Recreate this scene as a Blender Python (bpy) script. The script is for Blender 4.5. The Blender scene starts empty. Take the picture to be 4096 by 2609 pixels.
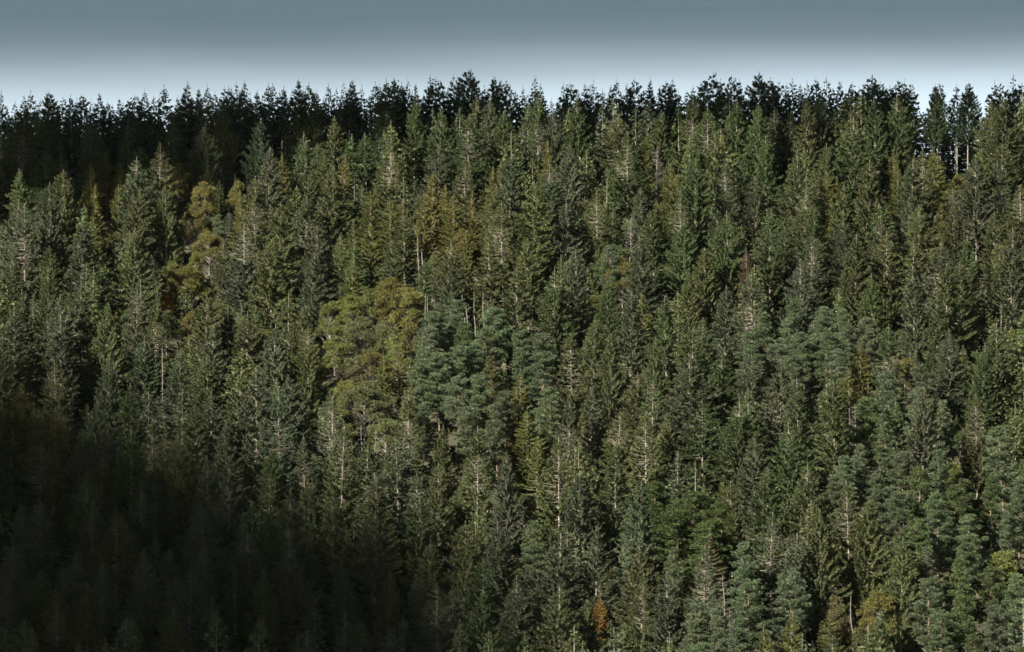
import bpy, math, random
import numpy as np

# ------------------------------------------------------------------ camera, sky, sun, exposure
sc = bpy.context.scene
rad = math.radians
HALF = math.tan(rad(5.0))            # half of the horizontal field of view
PITCH = rad(6.0)
cam_data = bpy.data.cameras.new('camera')
cam = bpy.data.objects.new('camera', cam_data)
sc.collection.objects.link(cam)
cam_data.sensor_width = 36.0
cam_data.lens = 18.0 / HALF
cam_data.clip_start = 0.5
cam_data.clip_end = 30000.0
cam.location = (0, 0, 0)
cam.rotation_euler = (math.pi / 2 + PITCH, 0, 0)
sc.camera = cam

SUN_AZ, SUN_EL = rad(-134.0), rad(33.0)     # azimuth from +Y (view direction), clockwise; the sun stands to the left, a little behind
S = np.array([math.cos(SUN_EL) * math.sin(SUN_AZ), math.cos(SUN_EL) * math.cos(SUN_AZ), math.sin(SUN_EL)])
sun_data = bpy.data.lights.new('sun', 'SUN')
sun_data.energy = 4.5
sun_data.angle = rad(0.5)
sun_data.color = (1.0, 0.89, 0.73)
sun = bpy.data.objects.new('sun', sun_data)
sc.collection.objects.link(sun)
from mathutils import Vector
sun.rotation_euler = Vector(S).to_track_quat('Z', 'Y').to_euler()

world = bpy.data.worlds.new('World')
sc.world = world
world.use_nodes = True
nt = world.node_tree
nt.nodes.clear()
N, Lk = nt.nodes.new, nt.links.new
out = N('ShaderNodeOutputWorld')
bg = N('ShaderNodeBackground')
bg.inputs['Strength'].default_value = 0.1
sky = N('ShaderNodeTexSky')
sky.sky_type = 'NISHITA'
sky.sun_disc = False
sky.sun_elevation = SUN_EL
sky.sun_rotation = SUN_AZ
tc = N('ShaderNodeTexCoord')
sep = N('ShaderNodeSeparateXYZ')
Lk(tc.outputs['Generated'], sep.inputs[0])
# a grey cloud deck covers the sky; its lower edge thins out into a pale clear band above the ridge
elev = N('ShaderNodeMapRange')
elev.inputs['From Min'].default_value = math.sin(rad(7.95))
elev.inputs['From Max'].default_value = math.sin(rad(9.3))
nz = N('ShaderNodeTexNoise')
mp = N('ShaderNodeMapping')
mp.inputs['Scale'].default_value = (9, 9, 60)
Lk(tc.outputs['Generated'], mp.inputs[0])
Lk(mp.outputs[0], nz.inputs['Vector'])
nz.inputs['Scale'].default_value = 1.0
nz.inputs['Detail'].default_value = 3.0
wob = N('ShaderNodeMath'); wob.operation = 'MULTIPLY_ADD'
wob.inputs[1].default_value = 0.006
Lk(nz.outputs['Fac'], wob.inputs[0])
tilt = N('ShaderNodeMath'); tilt.operation = 'MULTIPLY_ADD'
Lk(sep.outputs[0], tilt.inputs[0])
tilt.inputs[1].default_value = -0.011
Lk(sep.outputs[2], tilt.inputs[2])
Lk(tilt.outputs[0], wob.inputs[2])
Lk(wob.outputs[0], elev.inputs['Value'])
ramp = N('ShaderNodeValToRGB')
cr = ramp.color_ramp
cr.elements[0].position = 0.0
cr.elements[0].color = (0.0, 0.0, 0.0, 1)
cr.elements[1].position = 0.93
cr.elements[1].color = (0.985, 0.985, 0.985, 1)
for pos, val in ((0.26, 0.03), (0.42, 0.32), (0.52, 0.53), (0.64, 0.74), (0.78, 0.91)):
    e = cr.elements.new(pos); e.color = (val, val, val, 1)
Lk(elev.outputs[0], ramp.inputs[0])
hz = N('ShaderNodeMixRGB'); hz.blend_type = 'MULTIPLY'; hz.inputs[0].default_value = 1.0
hz.inputs[2].default_value = (0.45, 0.385, 0.345, 1)
Lk(sky.outputs[0], hz.inputs[1])
mix = N('ShaderNodeMixRGB')
Lk(ramp.outputs[0], mix.inputs[0])
Lk(hz.outputs[0], mix.inputs[1])
mix.inputs[2].default_value = (0.28, 0.405, 0.462, 1)
Lk(mix.outputs[0], bg.inputs['Color'])
Lk(bg.outputs[0], out.inputs[0])

sc.view_settings.view_transform = 'Standard'
sc.view_settings.look = 'None'
sc.view_settings.exposure = 2.34
sc.view_settings.gamma = 1.0
sc.view_settings.use_curve_mapping = False
sc.cycles.filter_width = 1.6
sc.cycles.max_bounces = 6
sc.cycles.diffuse_bounces = 3
sc.cycles.transmission_bounces = 3

rng = np.random.default_rng(11)
random.seed(5)
COL = sc.collection


# ------------------------------------------------------------------ picture <-> place (4096 x 2609 pixels of the photograph)
CP, SP = math.cos(PITCH), math.sin(PITCH)


def ray(px, py):
    u = (px - 2048.0) / 2048.0 * HALF
    v = (1304.5 - py) / 2048.0 * HALF
    return np.array([u, CP - v * SP, SP + v * CP])


def to_px(x, y, z):
    d = y * CP + z * SP
    v = (-y * SP + z * CP) / d
    return 2048.0 + x / d / HALF * 2048.0, 1304.5 - v / HALF * 2048.0


# ------------------------------------------------------------------ terrain
_ky = [-3000, -900, -120, 0, 200, 600, 950, 1080, 1120, 1322, 1345, 1380, 1460, 1800, 3200, 9000]
_kz = [120, 90, 2, -1.7, -25, -45, -34, -4, 16, 163, 173.5, 177, 176, 150, 60, 20]
_ty = np.arange(-3000, 9000, 2.0)
_tz = np.interp(_ty, _ky, _kz)
_k = np.exp(-0.5 * (np.arange(-24, 25) / 4.5) ** 2); _k /= _k.sum()
_tz = np.convolve(np.pad(_tz, 24, mode='edge'), _k, mode='valid')


def ground(x, y):
    x = np.asarray(x, float); y = np.asarray(y, float)
    z = np.interp(y, _ty, _tz)
    on = np.clip((y - 1040) / 120, 0, 1)
    top = np.clip((y - 1290) / 60, 0, 1)
    wav = (3.6 * np.sin(x / 31 + y / 70 + 0.6) + 2.4 * np.sin(x / 17 - y / 41 + 2.0) + 1.3 * np.sin(x / 8.3 + y / 12)) * on * (1 - 0.75 * top)
    z = z + wav + 0.014 * np.clip(x, -300, 300) * np.clip((y - 1000) / 300, 0, 1)
    z = z - np.clip(0.00006 * np.clip(np.abs(x) - 250, 0, None) ** 2, 0, 60) * np.clip((y - 900) / 300, 0, 1)
    return z


def place_top(px, py, h):
    """the spot on the hill where a tree of height h has its tip at that pixel"""
    d = ray(px, py)
    t = np.arange(1070, 1420, 0.5)
    ys = t; xs = d[0] / d[1] * t
    gap = ground(xs, ys) + h - d[2] / d[1] * t
    i = np.argmax(gap > 0)
    if gap[i] <= 0:
        i = int(np.argmax(gap))
    return float(xs[i]), float(ys[i])


# ------------------------------------------------------------------ materials
def mat_foliage(name, attr=None, transl=0.55, gloss=0.008, var=0.33):
    m = bpy.data.materials.new(name)
    m.use_nodes = True
    t = m.node_tree
    t.nodes.clear()
    n, l = t.nodes.new, t.links.new
    o = n('ShaderNodeOutputMaterial')
    geo = n('ShaderNodeNewGeometry')
    if attr:
        src = n('ShaderNodeAttribute'); src.attribute_name = attr
        colr = src.outputs['Color']
    else:
        src = n('ShaderNodeObjectInfo'); colr = src.outputs['Color']
    mr = n('ShaderNodeMapRange')                       # every spray is a little lighter or darker, as new and old needles are
    mr.inputs['To Min'].default_value = 1.0 - var
    mr.inputs['To Max'].default_value = 1.0 + var
    l(geo.outputs['Random Per Island'], mr.inputs['Value'])
    mul = n('ShaderNodeMixRGB'); mul.blend_type = 'MULTIPLY'; mul.inputs[0].default_value = 1
    l(colr, mul.inputs[1]); l(mr.outputs[0], mul.inputs[2])
    tcn = n('ShaderNodeTexCoord')
    noi = n('ShaderNodeTexNoise'); noi.inputs['Scale'].default_value = 0.45; noi.inputs['Detail'].default_value = 2
    l(tcn.outputs['Object'], noi.inputs['Vector'])
    hs = n('ShaderNodeHueSaturation')
    mr2 = n('ShaderNodeMapRange'); mr2.inputs['From Min'].default_value = 0.3; mr2.inputs['From Max'].default_value = 0.7
    mr2.inputs['To Min'].default_value = 0.488; mr2.inputs['To Max'].default_value = 0.515
    l(noi.outputs['Fac'], mr2.inputs['Value'])
    l(mr2.outputs[0], hs.inputs['Hue'])
    l(mul.outputs[0], hs.inputs['Color'])
    d = n('ShaderNodeBsdfDiffuse'); l(hs.outputs[0], d.inputs['Color'])
    tr = n('ShaderNodeBsdfTranslucent'); l(hs.outputs[0], tr.inputs['Color'])
    g = n('ShaderNodeBsdfGlossy'); g.inputs['Roughness'].default_value = 0.5
    g.inputs['Color'].default_value = (0.8, 0.8, 0.75, 1)
    m1 = n('ShaderNodeMixShader'); m1.inputs[0].default_value = transl
    l(d.outputs[0], m1.inputs[1]); l(tr.outputs[0], m1.inputs[2])
    m2 = n('ShaderNodeMixShader'); m2.inputs[0].default_value = gloss
    l(m1.outputs[0], m2.inputs[1]); l(g.outputs[0], m2.inputs[2])
    l(m2.outputs[0], o.inputs[0])
    return m


def mat_bark(name, a, b, use_obj=True):
    m = bpy.data.materials.new(name)
    m.use_nodes = True
    t = m.node_tree
    bs = t.nodes['Principled BSDF']
    bs.inputs['Roughness'].default_value = 0.85
    n, l = t.nodes.new, t.links.new
    tcn = n('ShaderNodeTexCoord')
    mpp = n('ShaderNodeMapping'); mpp.inputs['Scale'].default_value = (6, 6, 0.9)
    noi = n('ShaderNodeTexNoise'); noi.inputs['Scale'].default_value = 1.0; noi.inputs['Detail'].default_value = 4
    l(tcn.outputs['Object'], mpp.inputs[0]); l(mpp.outputs[0], noi.inputs['Vector'])
    r = n('ShaderNodeValToRGB')
    r.color_ramp.elements[0].position = 0.35; r.color_ramp.elements[0].color = (*a, 1)
    r.color_ramp.elements[1].position = 0.65; r.color_ramp.elements[1].color = (*b, 1)
    l(noi.outputs['Fac'], r.inputs[0])
    l(r.outputs[0], bs.inputs['Base Color'])
    return m


M_NEEDLE = mat_foliage('needles')
M_LEAF = mat_foliage('leaves', transl=0.55, gloss=0.008, var=0.38)
M_MASS = mat_foliage('forest_needles', attr='tint')
M_BARK = mat_bark('spruce_bark', (0.08, 0.072, 0.056), (0.22, 0.205, 0.175))
M_REDBARK = mat_bark('pine_bark', (0.09, 0.065, 0.046), (0.18, 0.125, 0.09))
M_GREYWOOD = mat_bark('dead_wood', (0.09, 0.086, 0.078), (0.21, 0.20, 0.18))


def mat_ground():
    m = bpy.data.materials.new('forest_floor')
    m.use_nodes = True
    t = m.node_tree
    bs = t.nodes['Principled BSDF']
    bs.inputs['Roughness'].default_value = 0.95
    n, l = t.nodes.new, t.links.new
    tcn = n('ShaderNodeTexCoord')
    noi = n('ShaderNodeTexNoise'); noi.inputs['Scale'].default_value = 0.35; noi.inputs['Detail'].default_value = 8
    l(tcn.outputs['Object'], noi.inputs['Vector'])
    r = n('ShaderNodeValToRGB')
    r.color_ramp.elements[0].position = 0.35; r.color_ramp.elements[0].color = (0.016, 0.016, 0.008, 1)
    r.color_ramp.elements[1].position = 0.7; r.color_ramp.elements[1].color = (0.026, 0.028, 0.012, 1)
    l(noi.outputs['Fac'], r.inputs[0]); l(r.outputs[0], bs.inputs['Base Color'])
    return m


# ------------------------------------------------------------------ mesh helpers
def mesh_np(name, V, F, mats, mat_idx=None):
    """V (n,3); F list of arrays (k,3) or (k,4)"""
    me = bpy.data.meshes.new(name)
    F = [f for f in F if len(f)]
    loops = np.concatenate([f.ravel() for f in F]).astype(np.int32)
    tot = np.concatenate([np.full(len(f), f.shape[1]) for f in F]).astype(np.int32)
    start = np.concatenate([[0], np.cumsum(tot)[:-1]]).astype(np.int32)
    me.vertices.add(len(V)); me.vertices.foreach_set('co', np.asarray(V, np.float32).ravel())
    me.loops.add(len(loops)); me.loops.foreach_set('vertex_index', loops)
    me.polygons.add(len(tot)); me.polygons.foreach_set('loop_start', start); me.polygons.foreach_set('loop_total', tot)
    for mm in mats:
        me.materials.append(mm)
    if mat_idx is not None:
        me.polygons.foreach_set('material_index', np.asarray(mat_idx, np.int32))
    me.update(calc_edges=True)
    return me


class Wood:
    """collects tapered three or six sided limbs"""
    def __init__(self):
        self.V, self.F, self.n = [], [], 0

    def tube(self, pts, r0, r1, sides=3):
        pts = np.asarray(pts, float)
        k = len(pts)
        tan = np.gradient(pts, axis=0)
        tan /= np.linalg.norm(tan, axis=1)[:, None] + 1e-9
        ref = np.array([0.0, 0.0, 1.0]) if abs(tan[0, 2]) < 0.8 else np.array([1.0, 0.0, 0.0])
        a = np.cross(tan, ref); a /= np.linalg.norm(a, axis=1)[:, None] + 1e-9
        b = np.cross(tan, a)
        rr = np.linspace(r0, r1, k)
        ang = np.arange(sides) * 2 * np.pi / sides
        ring = pts[:, None, :] + rr[:, None, None] * (np.cos(ang)[None, :, None] * a[:, None, :] + np.sin(ang)[None, :, None] * b[:, None, :])
        base = self.n
        self.V.append(ring.reshape(-1, 3))
        i = np.arange(k - 1)[:, None] * sides + np.arange(sides)[None, :]
        j = np.arange(k - 1)[:, None] * sides + (np.arange(sides)[None, :] + 1) % sides
        self.F.append(np.stack([i, j, j + sides, i + sides], -1).reshape(-1, 4) + base)
        self.n += k * sides

    def get(self):
        return np.concatenate(self.V), np.concatenate(self.F)


class Leaves:
    """collects slim lozenge shaped sprays (one quad each)"""
    def __init__(self):
        self.Q = []

    def add(self, P, D, L, W, roll_axis=None, roll=0.7, rg=None, belly=0.45):
        """P base (n,3), D unit direction (n,3), L length (n), W half width (n)"""
        n = len(P)
        up = np.tile([0.0, 0.0, 1.0], (n, 1))
        side = np.cross(D, up)
        ln = np.linalg.norm(side, axis=1)[:, None]
        side = np.where(ln > 1e-3, side / (ln + 1e-9), [1.0, 0, 0])
        nor = np.cross(side, D)
        ro = rg.normal(0, roll, n)[:, None]
        q = side * np.cos(ro) + nor * np.sin(ro)
        mid = P + D * (L * belly)[:, None]
        tip = P + D * L[:, None]
        self.Q.append(np.stack([P, mid + q * W[:, None], tip, mid - q * W[:, None]], 1))

    def get(self, keep=1.0, rg=None, widen=1.0):
        Q = np.concatenate(self.Q)
        if keep < 1.0:
            Q = Q[rg.random(len(Q)) < keep]
        if widen != 1.0:
            c = Q.mean(1, keepdims=True)
            Q = c + (Q - c) * widen
        return Q.reshape(-1, 3), np.arange(len(Q) * 4).reshape(-1, 4)


def unit(v):
    return v / (np.linalg.norm(v, axis=-1, keepdims=True) + 1e-9)


# ------------------------------------------------------------------ the trees (all built 24 m tall, or 15 m for broadleaf ones)
def conifer(seed, H=24.0, R=3.4, cb=0.12, shape=0.72, dz=0.46, per=7, droop=0.10, upturn=0.28, twl=0.85, tww=0.115, dens=26,
            bare=None, missing=0.12, hang=0.25, tipup=0.75, lean=0.25, broken=None, lobes=0.25, second=None, bark_r=0.19):
    rg = np.random.default_rng(seed)
    R = R * 1.68
    wood, lv = Wood(), Leaves()
    top = H if broken is None else H * broken
    tz = np.linspace(0, top, 14)
    wx = np.cumsum(rg.normal(0, lean * 0.12, 14)); wy = np.cumsum(rg.normal(0, lean * 0.12, 14))
    wx -= np.linspace(wx[0], wx[-1], 14) * 0.9; wy -= np.linspace(wy[0], wy[-1], 14) * 0.9
    wood.tube(np.stack([wx, wy, tz], 1), bark_r, 0.035 if broken is None else 0.12, 6)
    axis = lambda z: np.array([np.interp(z, tz, wx), np.interp(z, tz, wy), z])
    lob_ph, lob_ph2 = rg.random() * 6.28, rg.random() * 6.28
    z = cb * H
    while z < H * 0.965:
        f = (z / H - cb) / (1 - cb)               # 0 at the crown base, 1 at the tip
        dd = (H - z)
        prof = R * (1 - math.exp(-(0.31 + 0.6 * max(0.0, 0.85 - shape)) * dd / R * (1.15 if dd > 3 else 1.0))) * min(1.0, 0.55 + f * 3.0)
        n = max(3, int(round(per * (0.75 + 0.4 * (1 - f)))))
        kb, s0 = 1.0, 0.12
        if bare and bare[0] < f < bare[1]:
            kb, s0 = bare[2] + 0.2, 0.5               # inner needles lost: the stem shows between the branches
        az0 = rg.random() * 6.28
        for k in range(n):
            if rg.random() < missing * (1 if f < 0.9 else 0.2):
                continue
            az = az0 + 6.283 * k / n + rg.normal(0, 0.22)
            zz = z + rg.normal(0, dz * 0.35)
            if zz > top - 0.2:
                continue
            L = prof * rg.uniform(0.68, 1.18) * (1 + lobes * math.sin(az * 2 + lob_ph + f * 5) * 0.6 + lobes * 0.5 * math.sin(az * 3 + lob_ph2 - f * 9)) + 0.06
            a = np.interp(f, [0, 0.45, 0.8, 1], [-droop * 2.0, -droop, 0.08, 0.5]) + rg.normal(0, 0.09)
            c = upturn * np.interp(f, [0, 0.6, 1], [1.3, 1.0, 0.3])
            p0 = axis(zz)
            hd = np.array([math.cos(az), math.sin(az), 0.0])
            sb = np.linspace(0, 1, 5)
            bp = p0 + np.outer(sb * L, hd) + np.outer(L * (a * sb + c * sb ** 2.2), [0, 0, 1])
            if L > 0.8:
                wood.tube(bp, 0.022 + 0.012 * L, 0.012, 3)
            m = int(L * dens * kb * rg.uniform(0.75, 1.2)) + ((7 if L > 0.5 else 4) if kb > 0.5 else 0)
            if m < 1:
                continue
            s = s0 + (1.02 - s0) * rg.random(m) ** 0.62
            s = np.clip(s, 0, 1)
            P = p0 + np.outer(s * L, hd) + np.outer(L * (a * s + c * s ** 2.2), [0, 0, 1])
            side = np.where(rg.random(m) < 0.5, -1.0, 1.0)
            fan = side * rg.uniform(0.25, 1.15, m) * (1.05 - 0.55 * s)
            pit = (a + 2.2 * c * s ** 1.2) * 0.8 + rg.normal(0.02, 0.22, m) + tipup * 0.3 * s
            hg = rg.random(m) < hang
            pit = np.where(hg, rg.uniform(-1.25, -0.5, m), pit)
            D = np.stack([np.cos(az + fan) * np.cos(pit), np.sin(az + fan) * np.cos(pit), np.sin(pit)], 1)
            ll = twl * (0.45 + 0.75 * (1 - s)) * rg.uniform(0.6, 1.3, m) * min(1.0, 0.3 + L / 2.4)
            ll = np.where(hg, ll * 0.8, ll)
            lv.add(P, D, ll, tww * rg.uniform(0.7, 1.3, m) * min(1.0, 0.55 + 0.25 * L), roll=0.75, rg=rg)
        z += dz * rg.uniform(0.7, 1.3) * (0.8 + 0.4 * (1 - f))
    if broken is None:                             # the leader
        m = 16
        s = rg.random(m)
        P = np.stack([np.interp(H - 1.3 + 1.3 * s, tz, wx), np.interp(H - 1.3 + 1.3 * s, tz, wy), H - 1.3 + 1.3 * s], 1)
        az = rg.random(m) * 6.28
        D = np.stack([np.cos(az) * 0.6, np.sin(az) * 0.6, np.full(m, 0.8)], 1)
        lv.add(P, unit(D), 0.2 * (1.15 - s * 0.6), np.full(m, 0.05), roll=0.8, rg=rg)
    if cb > 0.2:                                   # dead snags on the bare lower trunk
        for _ in range(int(cb * 60)):
            zz = rg.uniform(0.25, 1.0) * cb * H
            az = rg.random() * 6.28
            L = rg.uniform(0.4, 1.9)
            sb = np.linspace(0, 1, 4)
            wood.tube(axis(zz) + np.outer(sb * L, [math.cos(az), math.sin(az), 0]) + np.outer(L * (-0.25 * sb + 0.2 * sb ** 2), [0, 0, 1]), 0.03, 0.012, 3)
    return wood, lv


def pine(seed, H=24.0, R=2.9, cb=0.25, limbs=56, round_=0.5, puff=0.95, cone=0.8, npuff=80):
    rg = np.random.default_rng(seed)
    R = R * 1.18
    wood, lv = Wood(), Leaves()
    tz = np.linspace(0, H * 0.97, 12)
    wx = np.cumsum(rg.normal(0, 0.09, 12)); wy = np.cumsum(rg.normal(0, 0.09, 12))
    wood.tube(np.stack([wx, wy, tz], 1), 0.21, 0.04, 6)
    axis = lambda z: np.array([np.interp(z, tz, wx), np.interp(z, tz, wy), z])

    def tuft(c, r, flat):
        m = int(npuff * r / puff * rg.uniform(0.8, 1.2))
        d = unit(rg.normal(0, 1, (m, 3)) + np.array([0, 0, 0.35]))
        rr = r * rg.uniform(0.35, 0.95, m)
        P = c + d * rr[:, None] * np.array([1.1, 1.1, flat])
        D = unit(d * np.array([1, 1, 0.6]) + np.array([0, 0, 0.75]) + rg.normal(0, 0.3, (m, 3)))
        lv.add(P, D, rg.uniform(0.3, 0.55, m), rg.uniform(0.09, 0.16, m), roll=1.2, rg=rg)

    for k in range(limbs):
        f = (k + rg.random()) / limbs
        z = H * (cb + (0.97 - cb) * f)
        prof = R * (((1 - f) ** cone) * (1 - round_) + round_ * math.sqrt(max(0, 1 - f ** 2))) * min(1, 0.5 + 2.2 * f)
        L = prof * rg.uniform(0.6, 1.2) + 0.15
        az = k * 2.4 + rg.normal(0, 0.4)
        hd = np.array([math.cos(az), math.sin(az), 0])
        up = rg.uniform(0.05, 0.45) + 0.5 * f
        sb = np.linspace(0, 1, 4)
        p0 = axis(z)
        wood.tube(p0 + np.outer(sb * L, hd) + np.outer(L * up * sb ** 1.6, [0, 0, 1]), 0.03 + 0.018 * L, 0.015, 3)
        np_ = max(1, int(L * 1.35 + rg.random()))
        for j in range(np_):
            s = 1 - 0.62 * j / max(1, np_) * rg.uniform(0.8, 1.1)
            off = rg.normal(0, 0.28, 3) * np.array([1, 1, 0.35]) * min(1, L)
            tuft(p0 + hd * L * s + np.array([0, 0, L * up * s ** 1.6 + 0.15]) + off, puff * rg.uniform(0.65, 1.15) * (0.7 + 0.3 * min(1, L)), rg.uniform(0.4, 0.62))
    tuft(axis(H * 0.95), puff * 0.7, 0.9)
    for _ in range(14):
        zz = rg.uniform(0.25, 1.0) * cb * H
        az = rg.random() * 6.28
        L = rg.uniform(0.4, 1.6)
        sb = np.linspace(0, 1, 3)
        wood.tube(axis(zz) + np.outer(sb * L, [math.cos(az), math.sin(az), 0]) + np.outer(L * 0.05 * sb, [0, 0, 1]), 0.03, 0.012, 3)
    return wood, lv


def broadleaf(seed, H=15.0, R=4.2, cb=0.2, clumps=85, leaf=0.27, per=140, tall=1.0):
    rg = np.random.default_rng(seed)
    wood, lv = Wood(), Leaves()
    wood.tube([[0, 0, 0], [0.1, 0, H * 0.2], [0.0, 0.15, H * 0.45], [0.1, 0.1, H * 0.75]], 0.24, 0.06, 6)
    cz = H * (cb + 1) / 2
    hz_ = H * (1 - cb) / 2
    ph = rg.random(3) * 6.28
    for k in range(clumps):
        d = unit(rg.normal(0, 1, 3))
        if d[2] < -0.55:
            d[2] *= -1
        rad_ = rg.uniform(0.5, 1.0) ** 0.5
        az = math.atan2(d[1], d[0])
        lob = 1 + 0.2 * math.sin(2 * az + ph[0] + d[2] * 3) + 0.13 * math.sin(3 * az + ph[1] - d[2] * 5)
        taper = 1 - 0.22 * d[2]
        c = np.array([d[0] * R * rad_ * lob * taper, d[1] * R * rad_ * lob * taper, cz + d[2] * hz_ * rad_ * rg.uniform(0.88, 1.04)])
        st = np.array([0.05, 0.1, max(H * 0.15, c[2] - np.hypot(c[0], c[1]) * rg.uniform(0.7, 1.1))])
        md = (st + c) / 2 + np.array([0, 0, -0.2]) + rg.normal(0, 0.15, 3)
        wood.tube([st, md, c], 0.07, 0.015, 3)
        r = rg.uniform(0.7, 1.25)
        m = int(per * r)
        dd = unit(rg.normal(0, 1, (m, 3)) + np.array([0, 0, 0.3]))
        P = c + dd * (r * rg.random(m) ** 0.45)[:, None] * np.array([1.15, 1.15, 0.6])
        D = unit(dd + rg.normal(0, 0.6, (m, 3)) + np.array([0, 0, -0.15]))
        lv.add(P, D, leaf * rg.uniform(0.9, 1.7, m), leaf * 0.4 * rg.uniform(0.7, 1.2, m), roll=1.3, rg=rg)
    return wood, lv


def dead(seed, H=20.0, cb=0.1, R=2.6, style='curved', whorl=0.75, top=1.0, dens=1.0, needles=0):
    rg = np.random.default_rng(seed)
    wood, lv = Wood(), Leaves()
    tz = np.linspace(0, H * top, 12)
    wx = np.cumsum(rg.normal(0, 0.1, 12)); wy = np.cumsum(rg.normal(0, 0.1, 12))
    wood.tube(np.stack([wx, wy, tz], 1), 0.16, 0.04 if top == 1 else 0.10, 6)
    z = cb * H
    while z < H * top * 0.98:
        f = (z / H - cb) / (1 - cb)
        for k in range(rg.integers(2, 6)):
            if rg.random() > dens:
                continue
            az = rg.random() * 6.28
            L = R * (1 - f) ** 0.7 * rg.uniform(0.35, 1.1) * (0.25 if style == 'snag' else 1) + 0.25
            hd = np.array([math.cos(az), math.sin(az), 0])
            a, c = (-0.35, 0.6) if style == 'curved' else (0.25, 0.5) if style == 'up' else (0.0, -0.1)
            a += rg.normal(0, 0.12)
            sb = np.linspace(0, 1, 6)
            p0 = np.array([np.interp(z, tz, wx), np.interp(z, tz, wy), z])
            bp = p0 + np.outer(sb * L, hd) + np.outer(L * (a * sb + c * sb ** 2), [0, 0, 1])
            wood.tube(bp, 0.035, 0.014, 3)
            if style != 'snag':
                for j in range(int(L * 4)):
                    s = rg.uniform(0.3, 1)
                    q = p0 + hd * L * s + np.array([0, 0, L * (a * s + c * s * s)])
                    az2 = az + rg.choice([-1, 1]) * rg.uniform(0.5, 1.1)
                    l2 = rg.uniform(0.3, 0.8)
                    e2 = q + l2 * np.array([math.cos(az2), math.sin(az2), rg.uniform(-0.5, 0.4)])
                    wood.tube([q, e2], 0.02, 0.01, 3)
                    if needles and rg.random() < needles:
                        lv.add(np.array([e2]), unit(rg.normal(0, 1, (1, 3))), np.array([0.4]), np.array([0.07]), rg=rg)
        z += whorl * rg.uniform(0.6, 1.4)
    return wood, lv


def build_variant(kind, idx, gen, bark, leafmat, nominal):
    wood, lv = gen
    V, F = wood.get()
    tm = mesh_np(f'{kind}_trunk', V, [F], [bark])
    for p in tm.polygons[:]:
        pass
    cm = None
    Q = None
    if lv.Q:
        LV, LF = lv.get()
        cm = mesh_np(f'{kind}_crown', LV, [LF], [leafmat])
        Q = np.concatenate(lv.Q)
    return dict(trunk=tm, crown=cm, nominal=nominal, wood=(V, F), Q=Q, idx=idx)


VAR = {}


def reg(kind, form, gen, bark, leafmat, nominal, width):
    v = build_variant(kind, 0, gen, bark, leafmat, nominal)
    v['form'] = form
    v['width'] = width * (1.4 if kind in ('spruce', 'larch') else 1.15 if kind == 'pine' else 1.0)
    VAR.setdefault(kind, []).append(v)


SPR = [
    ('dense', dict(R=3.3)),
    ('dense', dict(R=3.6, shape=0.75, lobes=0.4)),
    ('slim', dict(R=2.5, shape=0.8)),
    ('slim', dict(R=2.3, shape=0.8, missing=0.2)),
    ('broad', dict(R=3.8, shape=0.7, droop=0.16, upturn=0.34, hang=0.35)),
    ('broad', dict(R=3.7, shape=0.75, droop=0.2, upturn=0.38, hang=0.4, lobes=0.4)),
    ('pale-trunked', dict(R=3.2, bare=(0.45, 0.86, 0.22), missing=0.15)),
    ('pale-trunked', dict(R=3.5, bare=(0.58, 0.92, 0.15), shape=0.7)),
    ('pale-trunked', dict(R=3.0, bare=(0.35, 0.7, 0.2), missing=0.2)),
    ('thin-topped', dict(R=3.3, bare=(0.72, 1.0, 0.4), shape=0.75)),
    ('thin-topped', dict(R=3.4, bare=(0.8, 0.97, 0.25), shape=0.7, lobes=0.4)),
    ('ragged', dict(R=3.6, missing=0.32, lobes=0.6, droop=0.15, upturn=0.3)),
    ('ragged', dict(R=3.8, missing=0.28, lobes=0.65, shape=0.7, hang=0.4)),
    ('blunt', dict(R=3.3, shape=0.5, missing=0.15)),
    ('drooping', dict(R=3.7, droop=0.24, upturn=0.42, hang=0.55, twl=0.95)),
    ('tiered', dict(R=4.0, dz=0.8, per=8, dens=34, missing=0.1, droop=0.14, upturn=0.36)),
]
for i, (form, kw) in enumerate(SPR):
    reg('spruce', form, conifer(100 + i, **kw), M_BARK, M_NEEDLE, 24.0, kw['R'])
SKY_FIRST = len(VAR['spruce'])
for i, (form, kw) in enumerate([
    ('spired', dict(R=2.9, shape=0.9, cb=0.06, dz=0.55, per=8, dens=48, upturn=0.2, tww=0.085, twl=0.75)),
    ('spired', dict(R=2.5, shape=0.95, cb=0.06, dz=0.62, per=8, missing=0.08, dens=48, upturn=0.18, tww=0.085, twl=0.75)),
    ('spired', dict(R=2.8, shape=0.85, cb=0.06, dz=0.5, per=8, missing=0.1, dens=44, tww=0.09, twl=0.75)),
    ('bushy-topped', dict(R=3.2, shape=0.52, cb=0.08, missing=0.12, upturn=0.4)),
    ('bushy-topped', dict(R=3.0, shape=0.56, cb=0.08, missing=0.15, lobes=0.5, upturn=0.4)),
]):
    reg('spruce', form, conifer(300 + i, **kw), M_BARK, M_NEEDLE, 24.0, kw['R'])
BARE_FIRST = len(VAR['spruce'])
for i, (form, kw) in enumerate([
    ('bare-stemmed', dict(R=3.3, shape=0.5, cb=0.47, bark_r=0.22, upturn=0.32)),
    ('bare-stemmed', dict(R=3.0, shape=0.55, cb=0.42, bark_r=0.22, upturn=0.32, missing=0.2)),
]):
    reg('spruce', form, conifer(330 + i, **kw), M_BARK, M_NEEDLE, 24.0, kw['R'])
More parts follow.
